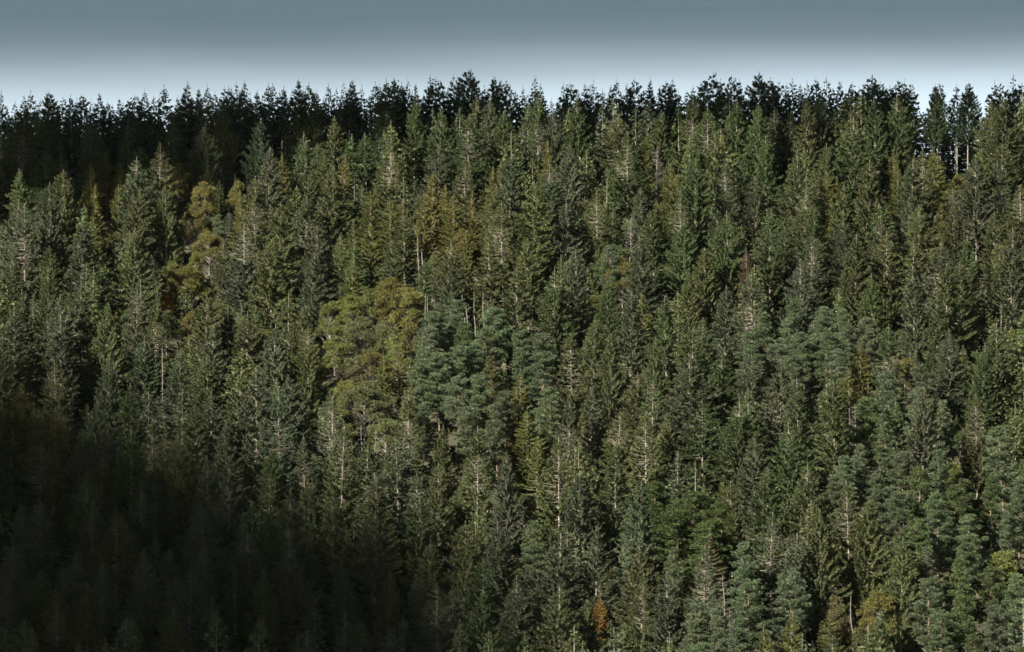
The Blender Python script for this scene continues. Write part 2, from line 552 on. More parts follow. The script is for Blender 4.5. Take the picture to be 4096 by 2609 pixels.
for i, (form, kw) in enumerate([
    ('layered', dict(R=2.9, cone=0.8, round_=0.35)),
    ('rounded', dict(R=2.9, round_=0.75, cb=0.3)),
    ('layered', dict(R=2.6, cone=0.7, round_=0.3, cb=0.25, limbs=54)),
    ('rounded', dict(R=3.3, round_=0.65, cb=0.36, limbs=44, puff=0.95)),
    ('narrow', dict(R=2.2, round_=0.4, cb=0.2, limbs=58, puff=0.8)),
    ('open', dict(R=3.0, round_=0.6, cb=0.38, limbs=32)),
]):
    reg('pine', form, pine(500 + i, **kw), M_REDBARK, M_NEEDLE, 24.0, kw['R'])
for i, (form, kw) in enumerate([
    ('feathery', dict(R=3.1, shape=0.85)),
    ('feathery', dict(R=3.4, shape=0.65, lobes=0.4)),
    ('slender', dict(R=2.5, shape=0.8)),
    ('thin', dict(R=3.0, shape=0.75, missing=0.3)),
]):
    kw = dict(dict(per=7, dz=0.45, twl=0.62, tww=0.10, dens=34, hang=0.6, droop=0.08, upturn=0.2, lobes=0.35), **kw)
    reg('larch', form, conifer(700 + i, **kw), M_BARK, M_LEAF, 24.0, kw['R'])
for i, (form, kw) in enumerate([
    ('round', dict(R=4.2)),
    ('domed', dict(R=3.6, clumps=75)),
    ('spreading', dict(R=5.0, clumps=100)),
    ('large-leaved', dict(R=4.2, leaf=0.42, per=75, clumps=85)),
]):
    reg('broadleaf', form, broadleaf(800 + i, **kw), M_GREYWOOD, M_LEAF, 15.0, kw['R'])
for i, (form, kw) in enumerate([
    ('bare-branched', dict(R=3.0, style='curved')),
    ('bare-branched', dict(R=2.6, style='curved', cb=0.25, dens=0.8)),
    ('bare', dict(style='snag', dens=0.7)),
    ('broken', dict(style='snag', top=0.8, dens=0.6)),
    ('twiggy', dict(style='up', R=2.2, cb=0.45, needles=0.5)),
]):
    reg('dead', form, dead(900 + i, **kw), M_GREYWOOD, M_NEEDLE, 20.0, kw.get('R', 1.0))

# real colours of the foliage (linear albedo) and the words for them
TINT = {
    'olive': (0.085, 0.099, 0.042), 'grey-green': (0.079, 0.095, 0.054), 'green': (0.066, 0.090, 0.037),
    'dark green': (0.040, 0.064, 0.036), 'blue-green': (0.087, 0.113, 0.061), 'brownish': (0.092, 0.088, 0.044),
    'yellow-green': (0.100, 0.112, 0.034), 'golden': (0.118, 0.116, 0.036), 'orange': (0.18, 0.100, 0.022),
    'russet': (0.100, 0.092, 0.030), 'deep green': (0.056, 0.080, 0.028), 'grey': (0.10, 0.09, 0.07), 'red-brown': (0.085, 0.060, 0.036),
}

# ------------------------------------------------------------------ which tree stands where
trees = []      # dicts: kind, x, y, h, var, tint, px, py, wide, land(mark phrase), label


def crown_r(t):
    v = VAR[t['kind']][t['var']]
    return v['width'] * t['h'] / v['nominal'] * t['wide']


def add(kind, px, py, h, form=None, tint=None, wide=1.0, var=None, land=None, fixed_y=None, ground_h=None, label=None, rot=None):
    if ground_h is not None:                       # stands at a given distance; its height follows
        d = ray(px, py)
        y = ground_h; x = d[0] / d[1] * y
        h = d[2] / d[1] * y - float(ground(x, y))
    else:
        x, y = place_top(px, py, h)
    if var is None:
        c = [i for i, v in enumerate(VAR[kind]) if form is None or v['form'] == form]
        if kind == 'spruce' and form is None:
            c = [i for i in c if i < SKY_FIRST]
        var = c[int(rng.integers(len(c)))]
    t = dict(kind=kind, x=x, y=y, h=h, var=var, tint=tint, px=px, py=py, wide=wide, land=land, label=label,
             rot=rng.random() * 6.28 if rot is None else rot, sky=False, seq=len(trees))
    trees.append(t)
    return t


# skyline spruces, tip by tip from west to east
SKYLINE = [(6, 358), (60, 395), (97, 376), (123, 358), (160, 392), (202, 358), (252, 385), (292, 373), (331, 370), (365, 392), (399, 364), (431, 400), (478, 388), (515, 392),
           (539, 373), (578, 352), (615, 380), (656, 332), (700, 378), (748, 317), (789, 347), (829, 330), (860, 358), (898, 338), (915, 338), (946, 326), (979, 311),
           (1024, 355), (1074, 324), (1091, 326), (1141, 338), (1191, 311), (1235, 326), (1270, 352), (1314, 326), (1376, 323), (1423, 308), (1447, 335), (1502, 320),
           (1546, 311), (1576, 303), (1608, 323), (1632, 311), (1664, 329), (1722, 297), (1744, 301), (1761, 317), (1814, 291), (1866, 267), (1915, 338),
           (1937, 338), (1975, 297), (2001, 309), (2025, 317), (2091, 341), (2139, 297), (2163, 329), (2207, 385), (2254, 326), (2283, 323), (2340, 329),
           (2373, 314), (2410, 350), (2444, 332), (2465, 311), (2508, 329), (2538, 307), (2573, 367), (2610, 306), (2663, 320), (2691, 309), (2746, 355), (2772, 338),
           (2803, 320), (2853, 282), (2883, 311), (2927, 292), (2958, 311), (3000, 352), (3036, 282), (3082, 306), (3116, 320), (3168, 306), (3229, 317), (3264, 307),
           (3306, 299), (3359, 317), (3409, 320), (3456, 326), (3491, 291), (3520, 317), (3560, 335), (3594, 314), (3617, 314), (3644, 329), (3732, 326), (3759, 326),
           (3826, 332), (3867, 326), (3979, 317), (4002, 326), (4054, 294), (4087, 323)]
SKY_LAND = {(202, 358): 'stubby flat-topped skyline spruce', (748, 317): 'spired spruce over the dark wood', (979, 311): 'narrow spired skyline spruce',
            (1423, 308): 'little spire on the skyline', (1866, 267): 'highest spruce of the skyline', (2139, 297): 'skyline spruce beside the deep gap',
            (2610, 306): 'skyline spruce with a needle tip', (2853, 282): 'tall tiered skyline spruce', (3036, 282): 'pointed tall skyline spruce', (3491, 291): 'spire above the bare trunks'}
for i, (px, py) in enumerate(SKYLINE):
    r = rng.random()
    depth = 1348 + 26 * rng.random()
    if 3560 < px < 3900:
        var = BARE_FIRST + i % 2; depth = 1345 + 5 * rng.random()
    elif px > 3150:
        var = SKY_FIRST + int(rng.integers(1, 5))
    else:
        var = SKY_FIRST + (int(rng.integers(0, 3)) if r < 0.82 else int(rng.integers(3, 5)))
    t = add('spruce', px, py, None, var=var, tint='dark green' if rng.random() < 0.4 else 'green', ground_h=depth,
            wide=rng.uniform(0.85, 1.1) * (0.92 if px < 3560 or px > 3950 else 0.8), land=SKY_LAND.get((px, py)))
    t['sky'] = True
for (pa, ya), (pb, yb) in zip(SKYLINE[:-1], SKYLINE[1:]):       # lower tips between them
    if pb - pa > 26 and not 3630 < pa < 3980:
        t = add('spruce', (pa + pb) / 2 + rng.uniform(-6, 6), max(ya, yb) + rng.uniform(4, 46), None, var=SKY_FIRST + int(rng.integers(0, 3)),
                tint='dark green', ground_h=1352 + 24 * rng.random(), wide=rng.uniform(0.75, 1.0))
        t['sky'] = True
for px in range(1660, 4140, 62):                    # sunlit spruces right in front of the skyline
    if not 3590 < px < 3960:
        add('spruce', px + rng.uniform(-25, 25), rng.uniform(352, 440), None, tint=['olive', 'grey-green', 'green'][int(rng.integers(3))], ground_h=rng.uniform(1330, 1343), wide=rng.uniform(0.85, 1.05))
for px in range(-260, 4380, 36):                    # the wood behind the skyline closes the view under its crowns
    py = 462 + rng.uniform(-25, 25) - (40 if px < 2600 else 0) + (35 if px < 700 else 0)
    t = add('spruce', px, py, None, var=SKY_FIRST + int(rng.integers(2, 5)), tint='dark green', ground_h=1384 + rng.uniform(-6, 6), wide=1.4)
    t['sky'] = True
# trees of note; tips at pixels of the photograph, heights in metres
LM = [
    # spruces in front of the ridge
    ('spruce', 888, 395, 24, 'broad', 'olive', 1.0, 'broad spruce on the dark ridge edge'),
    ('spruce', 1003, 380, 23, 'pale-trunked', 'grey-green', 1.0, None),
    ('spruce', 1150, 398, 22, 'pale-trunked', 'olive', 1.0, None),
    ('spruce', 1362, 385, 22, 'dense', 'olive', 1.1, 'lit spruce under the ridge'),
    ('spruce', 1215, 525, 20, 'thin-topped', 'grey-green', 1.0, None),
    ('spruce', 545, 622, 25, 'thin-topped', 'grey-green', 1.0, 'tall thin-topped spruce before the dark wood'),
    ('spruce', 668, 733, 22, 'broad', 'olive', 0.9, 'lit spruce beside the orange beech'),
    ('spruce', 105, 815, 24, 'pale-trunked', 'grey-green', 1.0, None),
    ('spruce', 62, 800, 23, 'thin-topped', 'grey-green', 1.0, None),
    ('spruce', 330, 880, 23, 'dense', 'grey-green', 1.1, None),
    ('spruce', 1020, 700, 23, 'pale-trunked', 'olive', 1.15, None),
    ('spruce', 1550, 555, 22, 'pale-trunked', 'olive', 1.0, 'spruce with a long white trunk streak'),
    ('spruce', 1760, 400, 21, 'pale-trunked', 'olive', 1.0, None),
    ('spruce', 1940, 530, 15, 'dense', 'green', 1.1, None),
    ('spruce', 2045, 520, 20, 'pale-trunked', 'green', 1.0, None),
    ('spruce', 2012, 800, 22, 'pale-trunked', 'olive', 1.0, None),
    ('spruce', 1982, 740, 22, 'pale-trunked', 'olive', 1.0, None),
    ('spruce', 2305, 995, 24, 'dense', 'grey-green', 1.0, None),
    ('spruce', 2508, 530, 22, 'pale-trunked', 'green', 1.0, None),
    ('spruce', 2725, 760, 22, 'pale-trunked', 'olive', 1.0, None),
    ('spruce', 3225, 765, 22, 'thin-topped', 'olive', 1.0, 'thin-topped spruce by the dark hollow'),
    ('spruce', 3250, 835, 22, 'pale-trunked', 'green', 1.0, None),
    ('spruce', 3692, 590, 20, 'pale-trunked', 'olive', 0.9, None),
    ('spruce', 4000, 640, 22, 'pale-trunked', 'grey-green', 1.0, None),
    ('spruce', 1095, 1290, 27, 'broad', 'grey-green', 1.1, 'big pale grey spruce'),
    ('spruce', 1242, 1305, 25, 'thin-topped', 'olive', 0.95, None),
    ('spruce', 1330, 1585, 25, 'pale-trunked', 'grey-green', 1.0, 'pale spruce at the shadow edge'),
    ('spruce', 545, 1160, 22, 'thin-topped', 'grey-green', 1.0, None),
    ('spruce', 617, 1170, 23, 'pale-trunked', 'olive', 1.0, None),
    ('spruce', 850, 1570, 22, 'tiered', 'grey-green', 1.0, None),
    ('spruce', 1630, 1560, 24, 'pale-trunked', 'olive', 1.0, None),
    ('spruce', 1910, 1700, 24, 'pale-trunked', 'olive', 1.0, None),
    ('spruce', 2238, 1745, 28, 'pale-trunked', 'olive', 1.1, 'tall white-trunked spruce'),
    ('spruce', 2315, 1755, 26, 'pale-trunked', 'olive', 1.0, None),
    ('spruce', 2600, 1480, 25, 'pale-trunked', 'green', 1.0, None),
    ('spruce', 1990, 2085, 27, 'dense', 'grey-green', 0.95, 'cone-shaped spruce at the shadow edge'),
    ('spruce', 1855, 2075, 27, 'ragged', 'olive', 1.0, None),
    ('spruce', 1670, 2295, 18, 'slim', 'grey-green', 1.0, None),
    ('spruce', 2230, 2130, 29, 'tiered', 'grey-green', 1.15, 'huge spruce with spread tiers'),
    ('spruce', 2380, 2100, 26, 'ragged', 'grey-green', 1.0, None),
    ('spruce', 2560, 2180, 24, 'broad', 'olive', 1.0, None),
    ('spruce', 3215, 1850, 25, 'thin-topped', 'olive', 1.0, None),
    ('spruce', 3400, 1925, 24, 'pale-trunked', 'olive', 1.0, 'bare-topped spruce above the pines'),
    ('spruce', 3470, 1990, 25, 'drooping', 'olive', 1.1, 'shaggy drooping spruce among pines'),
    ('spruce', 3290, 2030, 27, 'drooping', 'olive', 1.2, None),
    ('spruce', 3600, 2140, 25, 'broad', 'olive', 1.0, None),
    ('spruce', 1500, 2040, 27, 'dense', 'grey-green', 1.0, 'spruce in the middle of the shade'),
    ('spruce', 1010, 2110, 27, 'thin-topped', 'grey-green', 1.0, None),
    ('spruce', 1165, 2140, 27, 'thin-topped', 'grey-green', 1.0, None),
    ('spruce', 945, 2270, 22, 'slim', 'green', 1.0, None),
    ('spruce', 95, 2010, 27, 'dense', 'grey-green', 1.0, None),
    ('spruce', 165, 2010, 27, 'slim', 'grey-green', 1.1, 'tall spruce in the dark corner'),
    ('spruce', 360, 2000, 27, 'thin-topped', 'grey-green', 1.1, None),
    ('spruce', 620, 2130, 20, 'slim', 'green', 1.1, None),
    ('spruce', 295, 2210, 26, 'dense', 'grey-green', 1.0, None),
    ('spruce', 405, 2240, 26, 'dense', 'grey-green', 1.0, None),
    ('spruce', 570, 2190, 26, 'broad', 'grey-green', 0.95, None),
    ('spruce', 1840, 2470, 24, 'slim', 'grey-green', 1.0, None),
    ('spruce', 1365, 2330, 22, 'dense', 'green', 1.0, None),
    ('spruce', 2060, 2540, 16, 'dense', 'green', 1.0, None),
    ('spruce', 2560, 2290, 22, 'pale-trunked', 'olive', 1.0, None),
    ('spruce', 850, 1820, 27, 'slim', 'grey-green', 1.1, None),
    ('spruce', 635, 1840, 26, 'dense', 'grey-green', 1.1, None),
    # golden, orange and brown trees
    ('larch', 370, 640, 18, 'slender', 'golden', 1.0, 'golden larch by the dark wood'),
    ('larch', 430, 600, 17, 'thin', 'russet', 1.0, None),
    ('larch', 480, 640, 17, 'slender', 'russet', 1.0, None),
    ('larch', 385, 735, 18, 'feathery', 'golden', 1.0, None),
    ('larch', 470, 735, 16, 'feathery', 'yellow-green', 1.0, None),
    ('larch', 330, 770, 15, 'feathery', 'golden', 0.9, None),
    ('broadleaf', 815, 725, 13, 'round', 'russet', 0.9, 'orange beech in the dark hollow'),
    ('broadleaf', 705, 660, 13, 'domed', 'russet', 0.9, None),
    ('broadleaf', 945, 725, 11, 'domed', 'russet', 0.75, 'small russet tree at the shade edge'),
    ('larch', 965, 755, 16, 'feathery', 'golden', 0.9, None),
    ('broadleaf', 780, 830, 12, 'spreading', 'russet', 0.85, None),
    ('broadleaf', 700, 900, 10, 'round', 'olive', 0.8, None),
    ('broadleaf', 840, 930, 11, 'spreading', 'russet', 0.9, None),
    ('broadleaf', 150, 745, 13, 'round', 'green', 0.9, None),
    ('broadleaf', 200, 780, 12, 'domed', 'green', 0.9, None),
    ('larch', 1130, 612, 17, 'slender', 'golden', 1.0, 'narrow golden larch'),
    ('larch', 1372, 620, 17, 'slender', 'golden', 1.0, 'golden larch beside bare trunks'),
    ('broadleaf', 780, 1010, 10, 'domed', 'yellow-green', 0.7, 'small yellow tree below the tall spruce'),
    ('broadleaf', 690, 1040, 10, 'round', 'yellow-green', 0.8, None),
    ('broadleaf', 672, 1182, 9, 'domed', 'orange', 0.55, 'bright orange treetop'),
    ('broadleaf', 760, 1240, 10, 'round', 'russet', 0.8, None),
    ('larch', 1690, 760, 20, 'feathery', 'golden', 1.0, 'golden larch of the middle slope'),
    ('larch', 1815, 775, 19, 'feathery', 'golden', 1.1, 'broad golden larch'),
    ('larch', 1880, 760, 18, 'feathery', 'golden', 0.9, None),
    ('larch', 1615, 790, 18, 'slender', 'golden', 0.9, None),
    ('larch', 1560, 800, 18, 'feathery', 'yellow-green', 1.0, None),
    ('larch', 1730, 690, 17, 'feathery', 'golden', 1.0, None),
    ('larch', 1970, 660, 17, 'slender', 'golden', 1.0, None),
    ('larch', 2010, 640, 16, 'feathery', 'golden', 0.9, None),
    ('larch', 2195, 555, 17, 'feathery', 'golden', 0.95, 'golden larch below the deep skyline gap'),
    ('larch', 2680, 650, 17, 'feathery', 'yellow-green', 1.0, 'bright yellow-green larch'),
    ('broadleaf', 2705, 705, 9, 'domed', 'golden', 0.6, 'small yellow treetop'),
    ('larch', 2580, 520, 16, 'feathery', 'yellow-green', 1.0, None),
    ('larch', 1490, 890, 19, 'feathery', 'yellow-green', 1.2, None),
    ('larch', 1570, 960, 18, 'feathery', 'green', 1.1, None),
    ('broadleaf', 1490, 1150, 14, 'round', 'yellow-green', 1.0, 'round yellow-green tree'),
    ('broadleaf', 1560, 1120, 15, 'spreading', 'russet', 1.0, 'wide brown-gold oak'),
    ('broadleaf', 1630, 1145, 15, 'round', 'golden', 0.9, 'golden-topped broadleaf tree'),
    ('broadleaf', 1400, 1190, 14, 'domed', 'yellow-green', 1.0, None),
    ('broadleaf', 1320, 1200, 13, 'round', 'yellow-green', 0.9, None),
    ('broadleaf', 1450, 1270, 14, 'spreading', 'olive', 0.95, None),
    ('broadleaf', 1540, 1280, 13, 'round', 'olive', 0.9, None),
    ('broadleaf', 1640, 1290, 12, 'domed', 'russet', 0.85, None),
    ('broadleaf', 1740, 1040, 13, 'spreading', 'olive', 0.9, None),
    ('broadleaf', 1850, 920, 12, 'spreading', 'russet', 0.8, None),
    ('broadleaf', 1480, 1390, 12, 'round', 'russet', 0.9, None),
    ('broadleaf', 1400, 1440, 12, 'domed', 'brownish', 0.9, None),
    ('larch', 1540, 1400, 17, 'feathery', 'yellow-green', 1.0, None),
    ('larch', 1600, 1370, 16, 'slender', 'golden', 0.9, None),
    ('broadleaf', 2490, 1040, 12, 'spreading', 'russet', 0.9, 'orange-brown tree between spruces'),
    ('broadleaf', 2560, 1060, 11, 'round', 'golden', 0.8, None),
    ('broadleaf', 2380, 830, 12, 'round', 'olive', 0.9, None),
    ('larch', 2560, 1170, 17, 'feathery', 'yellow-green', 1.0, None),
    ('larch', 3310, 690, 18, 'feathery', 'yellow-green', 1.0, 'yellow-green larch left of the bare trunks'),
    ('larch', 3350, 700, 17, 'slender', 'golden', 0.9, None),
    ('larch', 3525, 520, 15, 'feathery', 'golden', 0.9, 'golden young larch among bare trunks'),
    ('larch', 3640, 560, 13, 'feathery', 'golden', 0.9, None),
    ('larch', 3780, 530, 13, 'feathery', 'golden', 1.0, 'golden larch under the bare-stemmed spruces'),
    ('larch', 3585, 660, 14, 'slender', 'yellow-green', 0.9, None),
    ('larch', 3900, 480, 15, 'feathery', 'yellow-green', 1.0, None),
    ('larch', 3750, 600, 13, 'feathery', 'yellow-green', 1.1, None),
    ('broadleaf', 3550, 665, 6, 'round', 'russet', 0.6, None),
    ('broadleaf', 3830, 700, 8, 'spreading', 'golden', 0.8, 'pale yellow bush in the clearing'),
    ('broadleaf', 3190, 760, 10, 'spreading', 'brownish', 0.9, None),
    ('larch', 2085, 1470, 18, 'feathery', 'yellow-green', 0.95, 'olive-gold larch among the pines'),
    ('larch', 2060, 1550, 16, 'feathery', 'golden', 0.9, None),
    ('broadleaf', 2040, 1635, 10, 'domed', 'golden', 0.6, 'small golden bush below the pines'),
    ('larch', 2110, 1640, 18, 'feathery', 'yellow-green', 1.2, None),
    ('larch', 2200, 1610, 18, 'feathery', 'green', 1.1, None),
    ('larch', 2400, 2385, 15, 'slender', 'orange', 1.15, 'orange larch near the bottom edge'),
    ('broadleaf', 2130, 1990, 10, 'domed', 'brownish', 0.6, 'small pinkish-brown treetop'),
    ('broadleaf', 2040, 1800, 9, 'spreading', 'brownish', 0.7, None),
    ('larch', 3440, 1380, 17, 'feathery', 'golden', 1.1, 'golden-olive larch among blue-green pines'),
    ('larch', 3400, 1470, 16, 'feathery', 'yellow-green', 1.1, None),
    ('broadleaf', 3620, 1430, 12, 'round', 'russet', 0.8, None),
    ('broadleaf', 3820, 1860, 13, 'domed', 'yellow-green', 0.8, 'rounded yellow-olive tree in the pines'),
    ('broadleaf', 4020, 2205, 14, 'large-leaved', 'yellow-green', 0.85, 'large-leaved yellow-green chestnut'),
    ('broadleaf', 4000, 2310, 10, 'domed', 'russet', 0.7, None),
    ('broadleaf', 3520, 2360, 15, 'round', 'russet', 0.9, 'brown autumn tree near the bottom edge'),
    ('broadleaf', 3500, 2480, 12, 'domed', 'russet', 0.75, None),
    ('broadleaf', 3340, 2390, 13, 'domed', 'brownish', 0.8, None),
    ('broadleaf', 3440, 2510, 11, 'large-leaved', 'olive', 0.7, None),
    ('larch', 3160, 2440, 19, 'feathery', 'yellow-green', 1.2, None),
    ('larch', 3060, 2500, 18, 'feathery', 'yellow-green', 1.2, None),
    ('larch', 3330, 2540, 16, 'feathery', 'green', 1.2, None),
    ('larch', 2830, 2120, 20, 'thin', 'brownish', 1.1, None),
    ('spruce', 2990, 990, 18, 'thin-topped', 'red-brown', 0.7, 'reddish dying spruce'),
    # pines
    ('pine', 878, 855, 14, 'layered', 'blue-green', 1.0, 'little blue-green pine'),
    ('pine', 1805, 1195, 19, 'layered', 'blue-green', 1.1, 'pointed pine topping the grove'),
    ('pine', 1735, 1245, 18, 'rounded', 'blue-green', 1.1, None),
    ('pine', 1715, 1300, 18, 'layered', 'blue-green', 1.1, 'pale tiered pine of the grove'),
    ('pine', 1700, 1390, 20, 'layered', 'blue-green', 1.3, None),
    ('pine', 1760, 1410, 19, 'rounded', 'blue-green', 1.2, None),
    ('pine', 1870, 1285, 17, 'rounded', 'green', 1.1, None),
    ('pine', 1940, 1310, 18, 'rounded', 'blue-green', 1.2, None),
    ('pine', 1890, 1370, 18, 'layered', 'blue-green', 1.1, None),
    ('pine', 1970, 1420, 17, 'narrow', 'olive', 1.1, None),
    ('pine', 1830, 1385, 18, 'rounded', 'blue-green', 1.1, None),
    ('pine', 2095, 1320, 18, 'layered', 'blue-green', 1.1, 'green pine right of the pine grove'),
    ('pine', 2170, 1330, 17, 'open', 'blue-green', 1.2, None),
    ('pine', 2180, 1400, 18, 'open', 'blue-green', 1.2, None),
    ('pine', 1925, 1500, 19, 'rounded', 'blue-green', 1.1, None),
    ('pine', 1830, 1500, 18, 'open', 'blue-green', 1.1, None),
    ('pine', 2020, 1560, 17, 'open', 'blue-green', 1.1, None),
    ('pine', 1870, 1630, 17, 'rounded', 'blue-green', 1.1, None),
    ('pine', 1990, 1610, 17, 'layered', 'blue-green', 1.1, None),
    ('pine', 2430, 980, 15, 'rounded', 'blue-green', 1.1, 'lone blue-green pine between spruces'),
    ('pine', 3185, 1190, 19, 'layered', 'blue-green', 1.1, 'topmost pine of the eastern grove'),
    ('pine', 3060, 1250, 19, 'layered', 'blue-green', 1.1, 'tiered blue-green pine by the dark spruces'),
    ('pine', 3160, 1270, 18, 'rounded', 'blue-green', 1.1, None),
    ('pine', 3260, 1245, 18, 'layered', 'blue-green', 1.1, None),
    ('pine', 3300, 1230, 18, 'rounded', 'blue-green', 1.1, None),
    ('pine', 3370, 1230, 18, 'layered', 'blue-green', 1.1, None),
    ('pine', 3220, 1330, 17, 'rounded', 'blue-green', 1.1, None),
    ('pine', 3300, 1330, 17, 'rounded', 'blue-green', 1.1, None),
    ('pine', 3390, 1300, 17, 'rounded', 'blue-green', 1.1, None),
    ('pine', 3470, 1270, 18, 'rounded', 'blue-green', 1.1, None),
    ('pine', 2990, 1330, 17, 'rounded', 'blue-green', 1.1, None),
    ('pine', 3350, 1390, 18, 'layered', 'blue-green', 1.1, None),
    ('pine', 3570, 1480, 20, 'layered', 'blue-green', 1.2, 'large blue-green pine on the right'),
    ('pine', 3700, 1450, 18, 'layered', 'blue-green', 1.1, None),
    ('pine', 3690, 1550, 18, 'rounded', 'blue-green', 1.1, None),
    ('pine', 3465, 1590, 20, 'rounded', 'green', 1.1, 'round-headed pine on a bare red trunk'),
    ('pine', 2765, 1965, 21, 'rounded', 'deep green', 1.5, 'dark rounded pine'),
    ('pine', 2690, 2040, 20, 'rounded', 'deep green', 1.5, None),
    ('pine', 2840, 2080, 20, 'rounded', 'deep green', 1.4, None),
    ('pine', 2620, 1930, 19, 'rounded', 'deep green', 1.3, None),
    ('pine', 2110, 2080, 22, 'narrow', 'blue-green', 1.1, 'column-like blue-green pine'),
    ('pine', 2140, 2170, 20, 'layered', 'blue-green', 1.1, None),
    ('pine', 2525, 2005, 18, 'narrow', 'blue-green', 1.0, None),
    ('pine', 2510, 2155, 20, 'narrow', 'blue-green', 1.1, None),
    ('pine', 2680, 2185, 19, 'narrow', 'blue-green', 1.1, None),
    ('pine', 2980, 2165, 22, 'layered', 'blue-green', 1.2, 'pale pine beside a dark hollow'),
    ('pine', 3000, 2330, 20, 'rounded', 'blue-green', 1.2, None),
    ('pine', 2780, 2410, 20, 'layered', 'blue-green', 1.2, None),
    ('pine', 2880, 2420, 20, 'layered', 'blue-green', 1.1, None),
    ('pine', 3165, 2280, 21, 'open', 'blue-green', 1.1, None),
    # dead and dying trees
    ('dead', 2165, 510, 17, 'bare-branched', 'grey', 1.0, 'grey dead tree below the deep gap'),
    ('dead', 1945, 560, 13, 'bare-branched', 'grey', 1.2, 'dead tree with curved pale branches'),
    ('dead', 2630, 585, 16, 'twiggy', 'grey', 1.2, None),
    ('dead', 1442, 1700, 18, 'bare-branched', 'grey', 1.0, 'leafless dead tree with curved branches'),
    ('dead', 1500, 1715, 16, 'bare-branched', 'grey', 0.9, None),
    ('dead', 1700, 1170, 17, 'bare', 'grey', 1.0, None),
    ('dead', 1722, 1180, 16, 'bare', 'grey', 1.2, None),
    ('dead', 1845, 1180, 17, 'bare', 'grey', 1.0, 'tall dead trunk above the pine grove'),
    ('dead', 1880, 1170, 18, 'broken', 'grey', 1.0, 'leaning-topped broken trunk'),
    ('dead', 1862, 1215, 15, 'broken', 'grey', 1.0, None),
    ('dead', 1900, 1160, 17, 'bare', 'grey', 1.0, None),
    ('dead', 1935, 1170, 17, 'bare', 'grey', 1.0, None),
    ('dead', 1680, 940, 16, 'bare', 'grey', 1.2, 'white bare trunk among golden larches'),
    ('dead', 1692, 950, 15, 'broken', 'grey', 1.0, None),
    ('dead', 2515, 870, 15, 'twiggy', 'grey', 1.0, None),
    ('dead', 3380, 545, 15, 'bare', 'grey', 1.0, None),
    ('dead', 3460, 545, 15, 'bare', 'grey', 1.0, None),
    ('dead', 3575, 545, 15, 'bare-branched', 'grey', 1.1, 'long-branched dead tree under the ridge'),
    ('dead', 3590, 580, 13, 'broken', 'grey', 1.0, None),
    ('dead', 3820, 545, 13, 'bare', 'grey', 1.2, 'bare white stump trunk by the gap'),
    ('dead', 3730, 490, 15, 'bare', 'grey', 1.0, None),
    ('dead', 3290, 600, 14, 'twiggy', 'grey', 1.2, None),
    ('dead', 3420, 1615, 17, 'twiggy', 'grey', 1.2, 'grey twiggy dead crown in the pines'),
    ('dead', 3405, 1630, 16, 'bare', 'grey', 1.0, None),
    ('dead', 2390, 2120, 18, 'bare-branched', 'grey', 1.3, None),
    ('dead', 2900, 2300, 18, 'bare-branched', 'grey', 1.1, 'pale dead larch by the pines'),
    ('dead', 3085, 2360, 16, 'bare-branched', 'grey', 1.0, None),
    ('dead', 3405, 2380, 15, 'bare', 'grey', 1.2, 'short grey snag by the brown tree'),
    ('dead', 245, 610, 14, 'bare-branched', 'grey', 1.0, None),
    ('dead', 195, 640, 14, 'twiggy', 'grey', 1.0, None),
    ('dead', 275, 630, 14, 'bare-branched', 'grey', 0.9, None),
    ('dead', 230, 1760, 17, 'twiggy', 'grey', 1.1, 'thin dead tree in the shade'),
    ('dead', 655, 1390, 20, 'bare', 'grey', 1.0, None),
    ('dead', 1120, 560, 15, 'bare', 'grey', 1.0, None),
]
for kind, px, py, h, form, tint, wide, land in LM:
    add(kind, px, py, h, form, tint, wide * rng.uniform(0.95, 1.05), land=land)

# areas of the picture (ellipses) and what grows there: (cx, cy, rx, ry, kind, share, height, tints)
AREAS = [
    (1940, 1450, 270, 260, 'pine', 0.85, (16, 20), ['blue-green']),
    (3230, 1310, 300, 150, 'pine', 0.9, (16, 19), ['blue-green']),
    (3600, 1560, 200, 140, 'pine', 0.6, (17, 20), ['blue-green']),
    (3900, 2200, 420, 520, 'pine', 0.86, (17, 21), ['blue-green', 'blue-green', 'green']),
    (3560, 1830, 260, 130, 'pine', 0.6, (17, 20), ['blue-green']),
    (2880, 2480, 220, 180, 'pine', 0.7, (18, 21), ['blue-green']),
    (2760, 2050, 170, 150, 'pine', 0.8, (19, 21), ['deep green']),
    (1460, 1280, 270, 240, 'broadleaf', 0.66, (11, 14), ['yellow-green', 'yellow-green', 'olive']),
    (830, 860, 180, 120, 'broadleaf', 0.7, (10, 13), ['russet', 'olive', 'yellow-green']),
    (420, 760, 170, 90, 'larch', 0.6, (15, 18), ['golden', 'yellow-green']),
    (1700, 800, 280, 140, 'larch', 0.6, (17, 20), ['golden', 'yellow-green']),
    (1540, 940, 220, 140, 'larch', 0.6, (17, 20), ['yellow-green', 'green']),
    (3700, 620, 260, 90, 'larch', 0.6, (12, 15), ['golden', 'yellow-green']),
    (800, 1050, 240, 120, 'broadleaf', 0.6, (10, 12), ['yellow-green', 'olive']),
    (130, 1560, 200, 160, 'larch', 0.35, (18, 21), ['russet', 'brownish']),
    (2140, 1640, 120, 110, 'larch', 0.5, (16, 19), ['yellow-green', 'green']),
    (3400, 2450, 260, 120, 'larch', 0.4, (16, 19), ['yellow-green', 'green']),
    (2380, 860, 130, 90, 'broadleaf', 0.4, (11, 13), ['olive', 'green']),
]
grid = {}


def near(x, y, d):
    gx, gy = int(x // 8), int(y // 8)
    for i in range(gx - 1, gx + 2):
        for j in range(gy - 1, gy + 2):
            for (a, b, r) in grid.get((i, j), ()):
                if (a - x) ** 2 + (b - y) ** 2 < (0.5 * (d + r)) ** 2:
                    return True
    return False


